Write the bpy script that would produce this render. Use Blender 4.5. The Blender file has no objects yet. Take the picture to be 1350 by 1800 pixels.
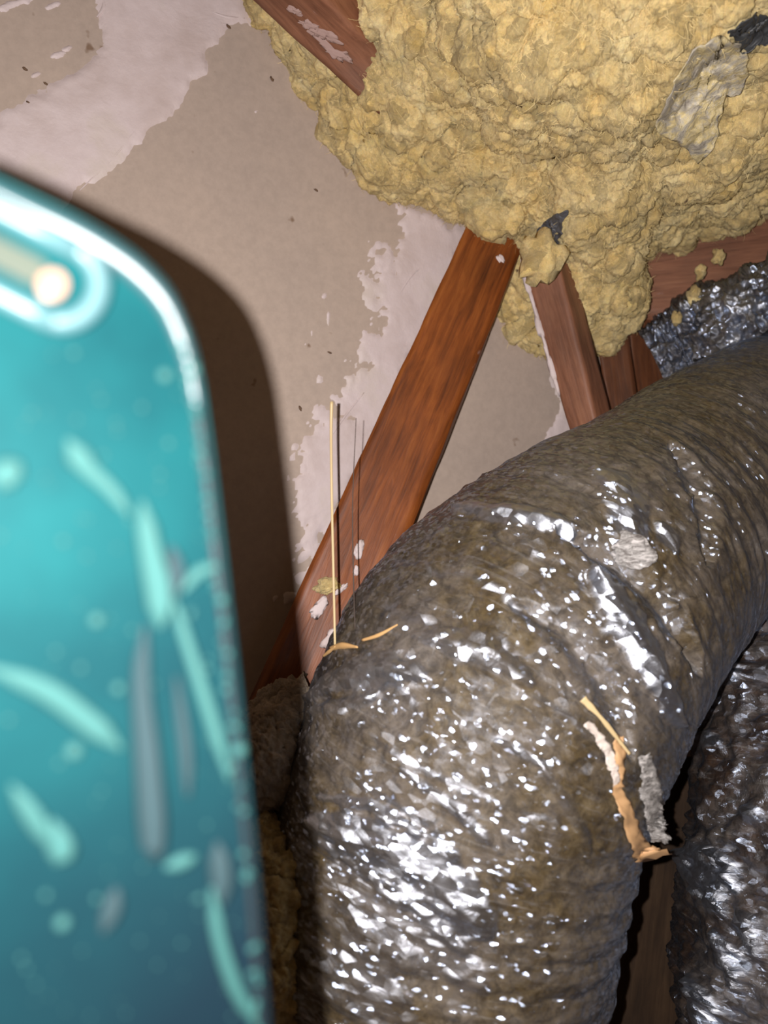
import bpy, bmesh, math, random
import numpy as np
from mathutils import Vector, Matrix
from mathutils.bvhtree import BVHTree

# ------------------------------------------------------------------ camera, world, flash, exposure
S = bpy.context.scene
COL = S.collection
F = 1352.0            # focal length in pixels of a 1350 x 1800 frame
H = 0.8               # height of the lens above the floor boards
cam_data = bpy.data.cameras.new('camera')
cam = bpy.data.objects.new('camera', cam_data)
COL.objects.link(cam)
cam.location = (0, 0, H)
cam.rotation_euler = (math.radians(90), 0, 0)
cam_data.sensor_fit = 'VERTICAL'
cam_data.sensor_height = 24.0
cam_data.sensor_width = 18.0
cam_data.lens = F / 1800 * 24.0
cam_data.clip_start = 0.01
cam_data.dof.use_dof = True
cam_data.dof.focus_distance = 0.50
cam_data.dof.aperture_fstop = 4.8
S.camera = cam

w = bpy.data.worlds.new('attic_gloom')
S.world = w
w.use_nodes = True
w.node_tree.nodes['Background'].inputs[0].default_value = (1.0, 0.66, 0.42, 1)
w.node_tree.nodes['Background'].inputs[1].default_value = 0.085

fl = bpy.data.lights.new('camera_flash', 'POINT')
fl.energy = 13.0
fl.color = (1.0, 0.95, 0.93)
fl.shadow_soft_size = 0.0016
flo = bpy.data.objects.new('camera_flash', fl)
flo.location = (-0.0150, 0.0, H + 0.004)
COL.objects.link(flo)

S.view_settings.view_transform = 'Standard'
S.view_settings.look = 'None'
S.view_settings.gamma = 1.0
S.view_settings.exposure = 0.0
S.view_settings.use_curve_mapping = False

RNG = random.Random(7)
ORIGIN = np.array([0.0, 0.0, H])

# ------------------------------------------------------------------ helpers
def P(u, v, d):
    """World point at depth d that the photograph shows at (u, v)."""
    return np.array([(u - 675) / F * d, d, H - (v - 900) / F * d])

def ray(u, v):
    r = np.array([(u - 675) / F, 1.0, -(v - 900) / F])
    return r / np.linalg.norm(r)

def on_plane(u, v, p0, n):
    r = ray(u, v)
    t = np.dot(np.asarray(p0) - ORIGIN, n) / np.dot(r, n)
    return ORIGIN + r * t

def nrm(a):
    a = np.asarray(a, float)
    return a / np.linalg.norm(a)

def hash3(ix, iy, iz, seed=0):
    h = (ix.astype(np.int64) * 374761393 + iy.astype(np.int64) * 668265263 + iz.astype(np.int64) * 2147483647 + seed * 1274126177) & 0xFFFFFFFF
    h = ((h ^ (h >> 13)) * 1274126177) & 0xFFFFFFFF
    h = ((h ^ (h >> 16)) * 2246822519) & 0xFFFFFFFF
    return ((h ^ (h >> 15)) & 0xFFFFFF).astype(np.float64) / 0xFFFFFF

def vnoise(p, seed=0):
    f = np.floor(p)
    i = f.astype(np.int64)
    t = p - f
    t = t * t * t * (t * (t * 6 - 15) + 10)
    out = 0
    for dx in (0, 1):
        for dy in (0, 1):
            for dz in (0, 1):
                wgt = (t[:, 0] if dx else 1 - t[:, 0]) * (t[:, 1] if dy else 1 - t[:, 1]) * (t[:, 2] if dz else 1 - t[:, 2])
                out = out + wgt * hash3(i[:, 0] + dx, i[:, 1] + dy, i[:, 2] + dz, seed)
    return out * 2 - 1

def fbm(p, octaves=4, seed=0, gain=0.5):
    a, s, out = 1.0, 1.0, 0
    for o in range(octaves):
        out = out + a * vnoise(p * s, seed + o * 17)
        a *= gain
        s *= 2.03
    return out

def worley(p, seed=0):
    i = np.floor(p).astype(np.int64)
    f1 = np.full(len(p), 9.0)
    f2 = np.full(len(p), 9.0)
    cid = np.zeros(len(p))
    for dx in (-1, 0, 1):
        for dy in (-1, 0, 1):
            for dz in (-1, 0, 1):
                cx, cy, cz = i[:, 0] + dx, i[:, 1] + dy, i[:, 2] + dz
                q = np.stack([cx + hash3(cx, cy, cz, seed + 1), cy + hash3(cx, cy, cz, seed + 2), cz + hash3(cx, cy, cz, seed + 3)], 1)
                d = np.linalg.norm(q - p, axis=1)
                near = d < f1
                f2 = np.where(near, f1, np.minimum(f2, d))
                cid = np.where(near, hash3(cx, cy, cz, seed + 4), cid)
                f1 = np.where(near, d, f1)
    return f1, f2, cid

def lumps(p, seed=0, radius=0.8):
    """Rounded pebbles, one per cell, joined where they meet (no cliffs)."""
    i = np.floor(p).astype(np.int64)
    out = np.zeros(len(p))
    for dx in (-1, 0, 1):
        for dy in (-1, 0, 1):
            for dz in (-1, 0, 1):
                cx, cy, cz = i[:, 0] + dx, i[:, 1] + dy, i[:, 2] + dz
                q = np.stack([cx + 0.1 + 0.8 * hash3(cx, cy, cz, seed + 1), cy + 0.1 + 0.8 * hash3(cx, cy, cz, seed + 2), cz + 0.1 + 0.8 * hash3(cx, cy, cz, seed + 3)], 1)
                d = np.linalg.norm(q - p, axis=1)
                a = 0.45 + 0.75 * hash3(cx, cy, cz, seed + 4)
                h = a * np.sqrt(np.clip(1 - (d / radius) ** 2, 0, 1))
                out = out + h ** 7
    return out ** (1 / 7)

def smooth(a, b, x):
    t = np.clip((x - a) / (b - a), 0, 1)
    return t * t * (3 - 2 * t)

def catmull(pts, n):
    pts = np.asarray(pts, float)
    q = np.vstack([2 * pts[0] - pts[1], pts, 2 * pts[-1] - pts[-2]])
    m = len(pts) - 1
    out = []
    for t in np.linspace(0, m - 1e-9, n):
        k = int(t)
        x = t - k
        a, b, c, d = q[k], q[k + 1], q[k + 2], q[k + 3]
        out.append(0.5 * (2 * b + (c - a) * x + (2 * a - 5 * b + 4 * c - d) * x * x + (3 * b - a - 3 * c + d) * x ** 3))
    return np.array(out)

def prop(o, label=None, cat=None, group=None, kind=None):
    if label: o['label'] = label
    if cat: o['category'] = cat
    if group: o['group'] = group
    if kind: o['kind'] = kind
    return o

def link(name, me, material, parent=None, smooth_shade=True):
    if material: me.materials.append(material)
    if smooth_shade:
        me.polygons.foreach_set('use_smooth', np.ones(len(me.polygons), bool))
    o = bpy.data.objects.new(name, me)
    COL.objects.link(o)
    if parent is not None:
        o.parent = parent
        o.matrix_parent_inverse = parent.matrix_world.inverted()
    return o

def empty(name, loc, label, cat, group=None):
    o = bpy.data.objects.new(name, None)
    o.empty_display_size = 0.02
    COL.objects.link(o)
    o.matrix_world = Matrix.Translation(Vector(loc))
    return prop(o, label, cat, group)

def grid_mesh(name, V, ni, nj, uv=None, attrs=None, wrap_j=False):
    """Vertices V in rows (ni x nj) into one quad mesh."""
    me = bpy.data.meshes.new(name)
    I = np.arange(ni - 1)[:, None]
    J = np.arange(nj if wrap_j else nj - 1)[None, :]
    J2 = (J + 1) % nj
    quads = np.stack([I * nj + J, I * nj + J2, (I + 1) * nj + J2, (I + 1) * nj + J], -1).reshape(-1, 4)
    me.vertices.add(len(V))
    me.vertices.foreach_set('co', np.ascontiguousarray(V, dtype=np.float32).ravel())
    nq = len(quads)
    me.loops.add(nq * 4)
    me.loops.foreach_set('vertex_index', quads.astype(np.int32).ravel())
    me.polygons.add(nq)
    me.polygons.foreach_set('loop_start', np.arange(0, nq * 4, 4, dtype=np.int32))
    me.polygons.foreach_set('loop_total', np.full(nq, 4, np.int32))
    if uv is not None:
        l = me.uv_layers.new(name='metric')
        l.data.foreach_set('uv', np.ascontiguousarray(uv[quads.ravel()], dtype=np.float32).ravel())
    for k, a in (attrs or {}).items():
        at = me.attributes.new(k, 'FLOAT', 'POINT')
        at.data.foreach_set('value', np.ascontiguousarray(a, dtype=np.float32))
    me.update()
    me.validate()
    return me

def grid_normals(V, ni, nj, wrap_j=False):
    G = V.reshape(ni, nj, 3)
    du = np.gradient(G, axis=0)
    if wrap_j:
        dv = (np.roll(G, -1, 1) - np.roll(G, 1, 1)) * 0.5
    else:
        dv = np.gradient(G, axis=1)
    n = np.cross(du, dv)
    n /= np.linalg.norm(n, axis=2, keepdims=True) + 1e-12
    return n.reshape(-1, 3)

def frames(C):
    T = np.gradient(C, axis=0)
    T /= np.linalg.norm(T, axis=1, keepdims=True)
    N = np.zeros_like(C)
    a = np.array([0, -1.0, 0]) if abs(T[0][1]) < 0.9 else np.array([1.0, 0, 0])
    N[0] = nrm(a - T[0] * np.dot(a, T[0]))
    for k in range(1, len(C)):
        v = N[k - 1] - T[k] * np.dot(N[k - 1], T[k])
        N[k] = nrm(v)
    return T, N, np.cross(T, N)

def strand(name, pts, radii, material, parent=None, sides=6, n=24, flat=1.0, base=None):
    """A tapering round or flattened strand with closed ends."""
    C = catmull(pts, n)
    r = np.interp(np.linspace(0, 1, n), np.linspace(0, 1, len(radii)), radii)
    T, N, B = frames(C)
    bm = bmesh.new()
    rings = []
    for k in range(n):
        rings.append([bm.verts.new(C[k] + r[k] * (math.cos(2 * math.pi * j / sides) * N[k] * flat + math.sin(2 * math.pi * j / sides) * B[k])) for j in range(sides)])
    for k in range(n - 1):
        for j in range(sides):
            bm.faces.new((rings[k][j], rings[k][(j + 1) % sides], rings[k + 1][(j + 1) % sides], rings[k + 1][j]))
    bm.faces.new(rings[0][::-1])
    bm.faces.new(rings[-1])
    bmesh.ops.recalc_face_normals(bm, faces=bm.faces)
    me = bpy.data.meshes.new(name)
    bm.to_mesh(me)
    bm.free()
    return link(name, me, material, parent)

def blob(name, center, ax, material, parent=None, seed=0, rough=0.25, sub=3):
    """Lumpy pebble with half axes ax = three vectors."""
    bm = bmesh.new()
    bmesh.ops.create_icosphere(bm, subdivisions=sub, radius=1)
    co = np.array([v.co for v in bm.verts])
    k = 1 + rough * fbm(co * 1.7 + seed * 9.1, 3, seed)
    q = (co * k[:, None]) @ np.array(ax) + np.asarray(center)
    for v, c in zip(bm.verts, q):
        v.co = c
    me = bpy.data.meshes.new(name)
    bm.to_mesh(me)
    bm.free()
    return link(name, me, material, parent)

def plate(name, pts3, n, thick, material, parent=None, ragged=0.0, seed=0, bevel=0.0, step=0.004):
    """Outline pts3 lying in a plane of normal n (towards the viewer), given a thickness behind the face."""
    pts3 = [np.asarray(p, float) for p in pts3]
    n = nrm(n)
    dense = []
    for a, b in zip(pts3, pts3[1:] + pts3[:1]):
        m = max(1, int(np.linalg.norm(b - a) / step)) if ragged else 1
        for k in range(m):
            dense.append(a + (b - a) * k / m)
    dense = np.array(dense)
    if ragged:
        off = np.stack([fbm(dense * 90 + s * 31.7 + seed, 3, seed + s, 0.65) for s in range(3)], 1) * ragged
        off -= np.outer(off @ n, n)
        dense = dense + off
    bm = bmesh.new()
    top = [bm.verts.new(p) for p in dense]
    f = bm.faces.new(top)
    f.normal_update()
    if np.dot(f.normal, n) < 0:
        f.normal_flip()
    ext = bmesh.ops.extrude_face_region(bm, geom=[f])
    vs = [e for e in ext['geom'] if isinstance(e, bmesh.types.BMVert)]
    bmesh.ops.translate(bm, verts=vs, vec=Vector(n * thick))
    for e in ext['geom']:
        if isinstance(e, bmesh.types.BMFace): front = e
    if bevel:
        bmesh.ops.bevel(bm, geom=list(front.edges), offset=bevel, segments=3, affect='EDGES', profile=0.5)
    ng = [q for q in bm.faces if len(q.verts) > 4]
    bmesh.ops.triangulate(bm, faces=ng)
    bmesh.ops.recalc_face_normals(bm, faces=bm.faces)
    me = bpy.data.meshes.new(name)
    bm.to_mesh(me)
    bm.free()
    return link(name, me, material, parent, smooth_shade=False)

def board(name, top, bot, material, label, cat='timber', seed=0, wob=0.0006, group=None, nl=60):
    """Square-sawn stick. top / bot: three points each (left, middle, right edge); the fourth edge completes the section."""
    top = [np.asarray(p) for p in top]
    bot = [np.asarray(p) for p in bot]
    top.append(top[0] + top[2] - top[1])
    bot.append(bot[0] + bot[2] - bot[1])
    c0, c1 = sum(top) / 4, sum(bot) / 4
    z = nrm(c1 - c0)
    x = nrm((top[0] - top[1]) - z * np.dot(top[0] - top[1], z))
    y = np.cross(z, x)
    R = np.stack([x, y, z], 1)
    M = Matrix([list(R[i]) + [c0[i]] for i in range(3)] + [[0, 0, 0, 1]])
    seg = 8
    ring = []
    for k in range(4):
        for s in range(seg):
            ring.append((k, s / seg))
    V, att = [], []
    for i in range(nl):
        t = i / (nl - 1)
        c = [(1 - t) * a + t * b for a, b in zip(top, bot)]
        ctr = sum(c) / 4
        for k, s in ring:
            e = c[k] * (1 - s) + c[(k + 1) % 4] * s
            e = ctr + (e - ctr) * (0.985 if s == 0 else 1.0)
            V.append(R.T @ (e - c0))
    V = np.array(V)
    rr = V.copy()
    rr[:, 2] = 0
    V[:, :2] += (wob * fbm(V * np.array([60, 60, 22]) + seed * 5.3, 4, seed, 0.6))[:, None] * rr[:, :2] / (np.linalg.norm(rr, axis=1, keepdims=True) + 1e-9)
    me = grid_mesh(name, V, nl, len(ring), wrap_j=True)
    bm = bmesh.new()
    bm.from_mesh(me)
    bm.verts.ensure_lookup_table()
    m = len(ring)
    bm.faces.new([bm.verts[i] for i in range(m)])
    bm.faces.new([bm.verts[(nl - 1) * m + i] for i in range(m)])
    bmesh.ops.recalc_face_normals(bm, faces=bm.faces)
    bm.to_mesh(me)
    bm.free()
    o = link(name, me, material, None, smooth_shade=False)
    o.matrix_world = M
    bpy.context.view_layer.update()
    return prop(o, label, cat, group)

# ------------------------------------------------------------------ materials
def mat(name):
    m = bpy.data.materials.new(name)
    m.use_nodes = True
    nt = m.node_tree
    b = nt.nodes['Principled BSDF']
    return m, nt, b

def N(nt, kind, **kw):
    n = nt.nodes.new(kind)
    for k, v in kw.items():
        if k.startswith('i_'):
            key = k[2:]
            n.inputs[int(key) if key.isdigit() else key.replace('_', ' ')].default_value = v
        else:
            setattr(n, k, v)
    return n

def ramp(nt, src, stops, interp='LINEAR'):
    r = nt.nodes.new('ShaderNodeValToRGB')
    r.color_ramp.interpolation = interp
    e = r.color_ramp.elements
    while len(e) < len(stops):
        e.new(0.5)
    for k, (pos, c) in enumerate(stops):
        e[k].position = pos
        e[k].color = (c, c, c, 1) if isinstance(c, (int, float)) else tuple(c) + (1,)
    nt.links.new(src, r.inputs[0])
    return r.outputs[0]

def coords(nt, space='Object', scale=(1, 1, 1)):
    t = N(nt, 'ShaderNodeTexCoord')
    mp = N(nt, 'ShaderNodeMapping')
    mp.inputs['Scale'].default_value = scale
    nt.links.new(t.outputs[space], mp.inputs[0])
    return mp.outputs[0]

def noise(nt, vec, scale, detail=4, rough=0.6, dist=0.0):
    n = N(nt, 'ShaderNodeTexNoise')
    n.inputs['Scale'].default_value = scale
    n.inputs['Detail'].default_value = detail
    n.inputs['Roughness'].default_value = rough
    n.inputs['Distortion'].default_value = dist
    nt.links.new(vec, n.inputs['Vector'])
    return n.outputs[0]

def mix(nt, fac, a, b, mode='MIX'):
    m = N(nt, 'ShaderNodeMix', data_type='RGBA', blend_type=mode)
    for sock, v in ((m.inputs[0], fac), (m.inputs[6], a), (m.inputs[7], b)):
        if isinstance(v, (int, float)):
            sock.default_value = v
        elif isinstance(v, tuple):
            sock.default_value = v + (1,)
        else:
            nt.links.new(v, sock)
    return m.outputs[2]

def bump(nt, h, dist, strength=1.0, normal=None):
    b = N(nt, 'ShaderNodeBump')
    b.inputs['Strength'].default_value = strength
    b.inputs['Distance'].default_value = dist
    nt.links.new(h, b.inputs['Height'])
    if normal is not None: nt.links.new(normal, b.inputs['Normal'])
    return b.outputs[0]

def m_plain(name, col, rough=0.6, spec=0.5, **kw):
    m, nt, b = mat(name)
    b.inputs['Base Color'].default_value = tuple(col) + (1,)
    b.inputs['Roughness'].default_value = rough
    b.inputs['Specular IOR Level'].default_value = spec
    for k, v in kw.items():
        b.inputs[k.replace('_', ' ')].default_value = v
    return m

def m_wall():
    m, nt, b = mat('wallboard_paper')
    c = coords(nt)
    big = ramp(nt, noise(nt, c, 9, 3), [(0.3, (0.46, 0.37, 0.315)), (0.7, (0.52, 0.415, 0.345))])
    fine = ramp(nt, noise(nt, c, 160, 4, 0.7), [(0.35, 0.9), (0.65, 1.0)])
    col = mix(nt, 1.0, big, fine, 'MULTIPLY')
    specks = ramp(nt, noise(nt, c, 75, 2, 0.4), [(0.73, 0.0), (0.78, 1.0)])
    col = mix(nt, specks, col, (0.24, 0.16, 0.11))
    nt.links.new(col, b.inputs['Base Color'])
    b.inputs['Roughness'].default_value = 0.75
    b.inputs['Specular IOR Level'].default_value = 0.25
    nt.links.new(bump(nt, noise(nt, c, 130, 5, 0.6), 0.0006, 0.35), b.inputs['Normal'])
    return m

def m_plaster():
    m, nt, b = mat('joint_compound')
    c = coords(nt)
    v = coords(nt, 'Object', (1, 1, 1))
    big = ramp(nt, noise(nt, c, 16, 5, 0.62), [(0.3, (0.58, 0.475, 0.45)), (0.52, (0.69, 0.585, 0.58)), (0.72, (0.64, 0.55, 0.49))])
    nt.links.new(big, b.inputs['Base Color'])
    b.inputs['Roughness'].default_value = 0.6
    b.inputs['Specular IOR Level'].default_value = 0.35
    h = mix(nt, 0.35, noise(nt, c, 26, 6, 0.55, 1.2), noise(nt, c, 110, 4, 0.6))
    nt.links.new(bump(nt, h, 0.003, 0.55), b.inputs['Normal'])
    return m

def m_wood(name, dark, mid, light, rough=0.42, coat=0.25):
    m, nt, b = mat(name)
    c = coords(nt, 'Object', (1, 1, 0.09))
    g = noise(nt, c, 260, 6, 0.65, 0.6)
    g2 = noise(nt, c, 60, 4, 0.6, 1.5)
    f = mix(nt, 0.5, g, g2)
    col = ramp(nt, f, [(0.34, dark), (0.5, mid), (0.66, light)])
    blot = ramp(nt, noise(nt, coords(nt, 'Object', (1, 1, 0.6)), 28, 4, 0.6), [(0.35, 0.68), (0.62, 1.0)])
    col = mix(nt, 1.0, col, blot, 'MULTIPLY')
    smear = ramp(nt, noise(nt, coords(nt, 'Object', (1, 1, 0.45)), 42, 6, 0.68), [(0.66, 0.0), (0.76, 0.5)])
    col = mix(nt, smear, col, (0.5, 0.37, 0.34))
    nt.links.new(col, b.inputs['Base Color'])
    b.inputs['Roughness'].default_value = rough
    b.inputs['Coat Weight'].default_value = coat
    b.inputs['Coat Roughness'].default_value = 0.35
    nt.links.new(bump(nt, f, 0.0012, 0.5), b.inputs['Normal'])
    return m

def m_wool(name, base, pale, dirt, specks=True, dirt_at=(0.56, 0.72), sc=1.0):
    m, nt, b = mat(name)
    c = coords(nt)
    col = ramp(nt, noise(nt, c, 34 * sc, 5, 0.7), [(0.3, base), (0.5, tuple(0.5 * (x + y) for x, y in zip(base, pale))), (0.68, pale)])
    vo = N(nt, 'ShaderNodeTexVoronoi')
    vo.inputs['Scale'].default_value = 75 * sc
    wv = N(nt, 'ShaderNodeVectorMath', operation='MULTIPLY_ADD')
    nz = N(nt, 'ShaderNodeTexNoise')
    nz.inputs['Scale'].default_value = 90 * sc
    nt.links.new(c, nz.inputs['Vector'])
    nt.links.new(nz.outputs['Color'], wv.inputs[0])
    wv.inputs[1].default_value = (0.02, 0.02, 0.02)
    nt.links.new(c, wv.inputs[2])
    nt.links.new(wv.outputs[0], vo.inputs['Vector'])
    sepc = N(nt, 'ShaderNodeSeparateColor')
    nt.links.new(vo.outputs['Color'], sepc.inputs[0])
    tone = ramp(nt, sepc.outputs[0], [(0.0, 0.62), (0.5, 0.93), (1.0, 1.15)])
    col = mix(nt, 0.9, col, tone, 'MULTIPLY')
    vein = ramp(nt, noise(nt, c, 62 * sc, 7, 0.72, 0.8), [(0.40, 0.55), (0.455, 0.0)])
    col = mix(nt, vein, col, dirt)
    dm = ramp(nt, noise(nt, c, 20 * sc, 6, 0.72, 0.6), [(dirt_at[0], 0.0), (dirt_at[1], 0.75)])
    col = mix(nt, dm, col, dirt)
    fib = ramp(nt, noise(nt, c, 420 * sc, 5, 0.75, 1.0), [(0.32, 0.72), (0.6, 1.0)])
    col = mix(nt, 1.0, col, fib, 'MULTIPLY')
    if specks:
        sp = ramp(nt, noise(nt, c, 52, 3, 0.5), [(0.735, 0.0), (0.77, 1.0)])
        col = mix(nt, sp, col, (0.10, 0.045, 0.02))
    nt.links.new(col, b.inputs['Base Color'])
    b.inputs['Roughness'].default_value = 0.95
    b.inputs['Specular IOR Level'].default_value = 0.1
    b.inputs['Sheen Weight'].default_value = 0.15
    b.inputs['Subsurface Weight'].default_value = 0.3
    b.inputs['Subsurface Radius'].default_value = (1.0, 0.75, 0.4)
    b.inputs['Subsurface Scale'].default_value = 0.005
    h = mix(nt, 0.4, noise(nt, c, 300 * sc, 6, 0.75, 1.5), noise(nt, c, 120 * sc, 5, 0.7))
    nt.links.new(bump(nt, h, 0.004, 0.7), b.inputs['Normal'])
    return m

def facet_normal(nt, vec, scale, amount, base=None, seed_off=0.0):
    """Small flat creases of film: every Voronoi cell leans its own way."""
    vo = N(nt, 'ShaderNodeTexVoronoi')
    vo.inputs['Scale'].default_value = scale
    vo.inputs['Randomness'].default_value = 1.0
    nt.links.new(vec, vo.inputs['Vector'])
    sub = N(nt, 'ShaderNodeVectorMath', operation='SUBTRACT')
    nt.links.new(vo.outputs['Color'], sub.inputs[0])
    sub.inputs[1].default_value = (0.5, 0.5, 0.5)
    sc = N(nt, 'ShaderNodeVectorMath', operation='SCALE')
    nt.links.new(sub.outputs[0], sc.inputs[0])
    sc.inputs['Scale'].default_value = amount
    add = N(nt, 'ShaderNodeVectorMath', operation='ADD')
    nt.links.new(sc.outputs[0], add.inputs[0])
    if base is None:
        g = N(nt, 'ShaderNodeNewGeometry')
        base = g.outputs['Normal']
    nt.links.new(base, add.inputs[1])
    nz = N(nt, 'ShaderNodeVectorMath', operation='NORMALIZE')
    nt.links.new(add.outputs[0], nz.inputs[0])
    return nz.outputs[0]

def m_film(name, wool_a, wool_b, dark, silver_tint=(0.40, 0.47, 0.60), glint=0.5, rough=0.2, amount=0.9, silver_bias=0.0, relief=0.24, cell=820):
    """Metallised film over brown glass wool: wool shows through, creases flash, bare patches are silver (attribute 'silver')."""
    m, nt, b = mat(name)
    out = nt.nodes['Material Output']
    uvn = N(nt, 'ShaderNodeUVMap', uv_map='metric')
    mp = N(nt, 'ShaderNodeMapping')
    mp.inputs['Scale'].default_value = (1.0, 0.45, 1.0)
    nt.links.new(uvn.outputs[0], mp.inputs[0])
    vec = mp.outputs[0]
    c = coords(nt)
    mott = mix(nt, 0.45, noise(nt, c, 70, 6, 0.75, 0.8), noise(nt, vec, 210, 5, 0.75, 0.5))
    col = ramp(nt, mott, [(0.34, dark), (0.48, wool_a), (0.62, wool_b)])
    dust = ramp(nt, noise(nt, c, 17, 5, 0.65), [(0.42, 0.0), (0.62, 0.75)])
    col = mix(nt, dust, col, (0.175, 0.152, 0.135))
    mp2 = N(nt, 'ShaderNodeMapping')
    mp2.inputs['Rotation'].default_value = (0, 0, 0.5)
    mp2.inputs['Scale'].default_value = (1.0, 0.06, 1.0)
    nt.links.new(uvn.outputs[0], mp2.inputs[0])
    scr = ramp(nt, noise(nt, mp2.outputs[0], 520, 4, 0.6, 0.4), [(0.58, 0.0), (0.70, 0.5)])
    col = mix(nt, scr, col, (0.26, 0.235, 0.21))
    blots = ramp(nt, noise(nt, c, 110, 6, 0.75, 1.2), [(0.38, 0.45), (0.55, 1.0)])
    col = mix(nt, 1.0, col, blots, 'MULTIPLY')
    nt.links.new(col, b.inputs['Base Color'])
    b.inputs['Roughness'].default_value = 0.6
    b.inputs['Specular IOR Level'].default_value = 0.2
    crease = mix(nt, 0.5, noise(nt, vec, 150, 6, 0.7, 1.5), noise(nt, c, 60, 5, 0.65, 1.0))
    bn = bump(nt, crease, 0.0035, relief)
    nt.links.new(bn, b.inputs['Normal'])
    # glinting film
    fn = facet_normal(nt, vec, cell, amount, bn)
    gl = N(nt, 'ShaderNodeBsdfAnisotropic')
    gl.inputs['Color'].default_value = silver_tint + (1,)
    gl.inputs['Roughness'].default_value = rough
    nt.links.new(fn, gl.inputs['Normal'])
    # broader satin sheen of the film
    gs = N(nt, 'ShaderNodeBsdfAnisotropic')
    gs.inputs['Color'].default_value = (0.62, 0.65, 0.72, 1)
    gs.inputs['Roughness'].default_value = 0.42
    nt.links.new(facet_normal(nt, vec, 300, 0.75, bn), gs.inputs['Normal'])
    silver = N(nt, 'ShaderNodeMixShader')
    sat = N(nt, 'ShaderNodeAttribute', attribute_name='silver')
    smul = N(nt, 'ShaderNodeMath', operation='MULTIPLY_ADD')
    nt.links.new(sat.outputs['Fac'], smul.inputs[0])
    smul.inputs[1].default_value = 0.5
    smul.inputs[2].default_value = 0.18
    nt.links.new(smul.outputs[0], silver.inputs[0])
    nt.links.new(gl.outputs[0], silver.inputs[1])
    nt.links.new(gs.outputs[0], silver.inputs[2])
    at = N(nt, 'ShaderNodeAttribute', attribute_name='silver')
    patch = ramp(nt, noise(nt, c, 46, 6, 0.7, 1.0), [(0.5, 0.0), (0.66, 1.0)])
    fac = N(nt, 'ShaderNodeMath', operation='MULTIPLY_ADD')
    nt.links.new(patch, fac.inputs[0])
    fac.inputs[1].default_value = 0.22
    fac.inputs[2].default_value = glint + silver_bias
    lw = N(nt, 'ShaderNodeLayerWeight')
    lw.inputs['Blend'].default_value = 0.5
    gz = N(nt, 'ShaderNodeMath', operation='POWER')
    nt.links.new(lw.outputs['Facing'], gz.inputs[0])
    gz.inputs[1].default_value = 1.9
    gz2 = N(nt, 'ShaderNodeMath', operation='MULTIPLY_ADD')
    nt.links.new(gz.outputs[0], gz2.inputs[0])
    gz2.inputs[1].default_value = 0.95
    nt.links.new(fac.outputs[0], gz2.inputs[2])
    fac2 = N(nt, 'ShaderNodeMath', operation='MAXIMUM', use_clamp=True)
    nt.links.new(gz2.outputs[0], fac2.inputs[0])
    nt.links.new(at.outputs['Fac'], fac2.inputs[1])
    ms = N(nt, 'ShaderNodeMixShader')
    nt.links.new(fac2.outputs[0], ms.inputs[0])
    nt.links.new(b.outputs[0], ms.inputs[1])
    nt.links.new(silver.outputs[0], ms.inputs[2])
    nt.links.new(ms.outputs[0], out.inputs['Surface'])
    return m

M_WALL = m_wall()
M_PLASTER = m_plaster()
M_STAIN = m_wood('stained_pine', (0.10, 0.024, 0.004), (0.25, 0.064, 0.010), (0.37, 0.112, 0.020), 0.5, 0.08)
M_ROUGH = m_wood('rough_sawn_red_pine', (0.15, 0.055, 0.026), (0.27, 0.11, 0.058), (0.36, 0.16, 0.085), 0.6, 0.05)
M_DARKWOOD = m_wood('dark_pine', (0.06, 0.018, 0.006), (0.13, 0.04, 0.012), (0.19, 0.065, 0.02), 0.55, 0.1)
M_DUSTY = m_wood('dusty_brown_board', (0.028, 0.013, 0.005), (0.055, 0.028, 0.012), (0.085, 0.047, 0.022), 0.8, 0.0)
M_WOOL = m_wool('yellow_glass_wool', (0.80, 0.555, 0.19), (0.96, 0.775, 0.41), (0.40, 0.30, 0.13), dirt_at=(0.53, 0.70))
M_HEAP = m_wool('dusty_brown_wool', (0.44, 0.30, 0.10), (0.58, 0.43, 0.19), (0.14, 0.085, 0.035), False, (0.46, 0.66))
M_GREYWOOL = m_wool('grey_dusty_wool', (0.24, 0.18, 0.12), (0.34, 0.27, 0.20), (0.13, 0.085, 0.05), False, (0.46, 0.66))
M_FILM = m_film('film_over_wool', (0.095, 0.065, 0.027), (0.160, 0.120, 0.065), (0.042, 0.030, 0.020), glint=0.19, rough=0.15, amount=1.15)
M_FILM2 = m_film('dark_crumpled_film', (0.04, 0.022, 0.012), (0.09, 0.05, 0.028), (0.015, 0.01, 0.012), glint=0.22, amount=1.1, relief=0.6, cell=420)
M_FOIL = m_film('bright_foil', (0.05, 0.04, 0.035), (0.09, 0.07, 0.06), (0.02, 0.018, 0.018), glint=0.42, rough=0.13, amount=1.2, relief=0.6, cell=260)

# ------------------------------------------------------------------ the setting
WN = nrm([0.4, -1.0, 0.0])                 # wall faces the lens, its left end nearer
WP = np.array([0.0, 0.62, H])
def wallpt(u, v, off=0.0):
    return on_plane(u, v, WP + WN * off, WN)

wt = np.array([1.0, 0.4, 0]) / math.hypot(1, 0.4)
def slab(name, c, ex, ey, ez, material):
    """Box slab: centre c and three half-axis vectors."""
    bm = bmesh.new()
    bmesh.ops.create_cube(bm, size=2)
    for v in bm.verts:
        v.co = Vector(np.asarray(c) + v.co[0] * np.asarray(ex) + v.co[1] * np.asarray(ey) + v.co[2] * np.asarray(ez))
    bmesh.ops.recalc_face_normals(bm, faces=bm.faces)
    me = bpy.data.meshes.new(name)
    bm.to_mesh(me)
    bm.free()
    o = link(name, me, material, None, False)
    return prop(o, kind='structure')

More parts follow.
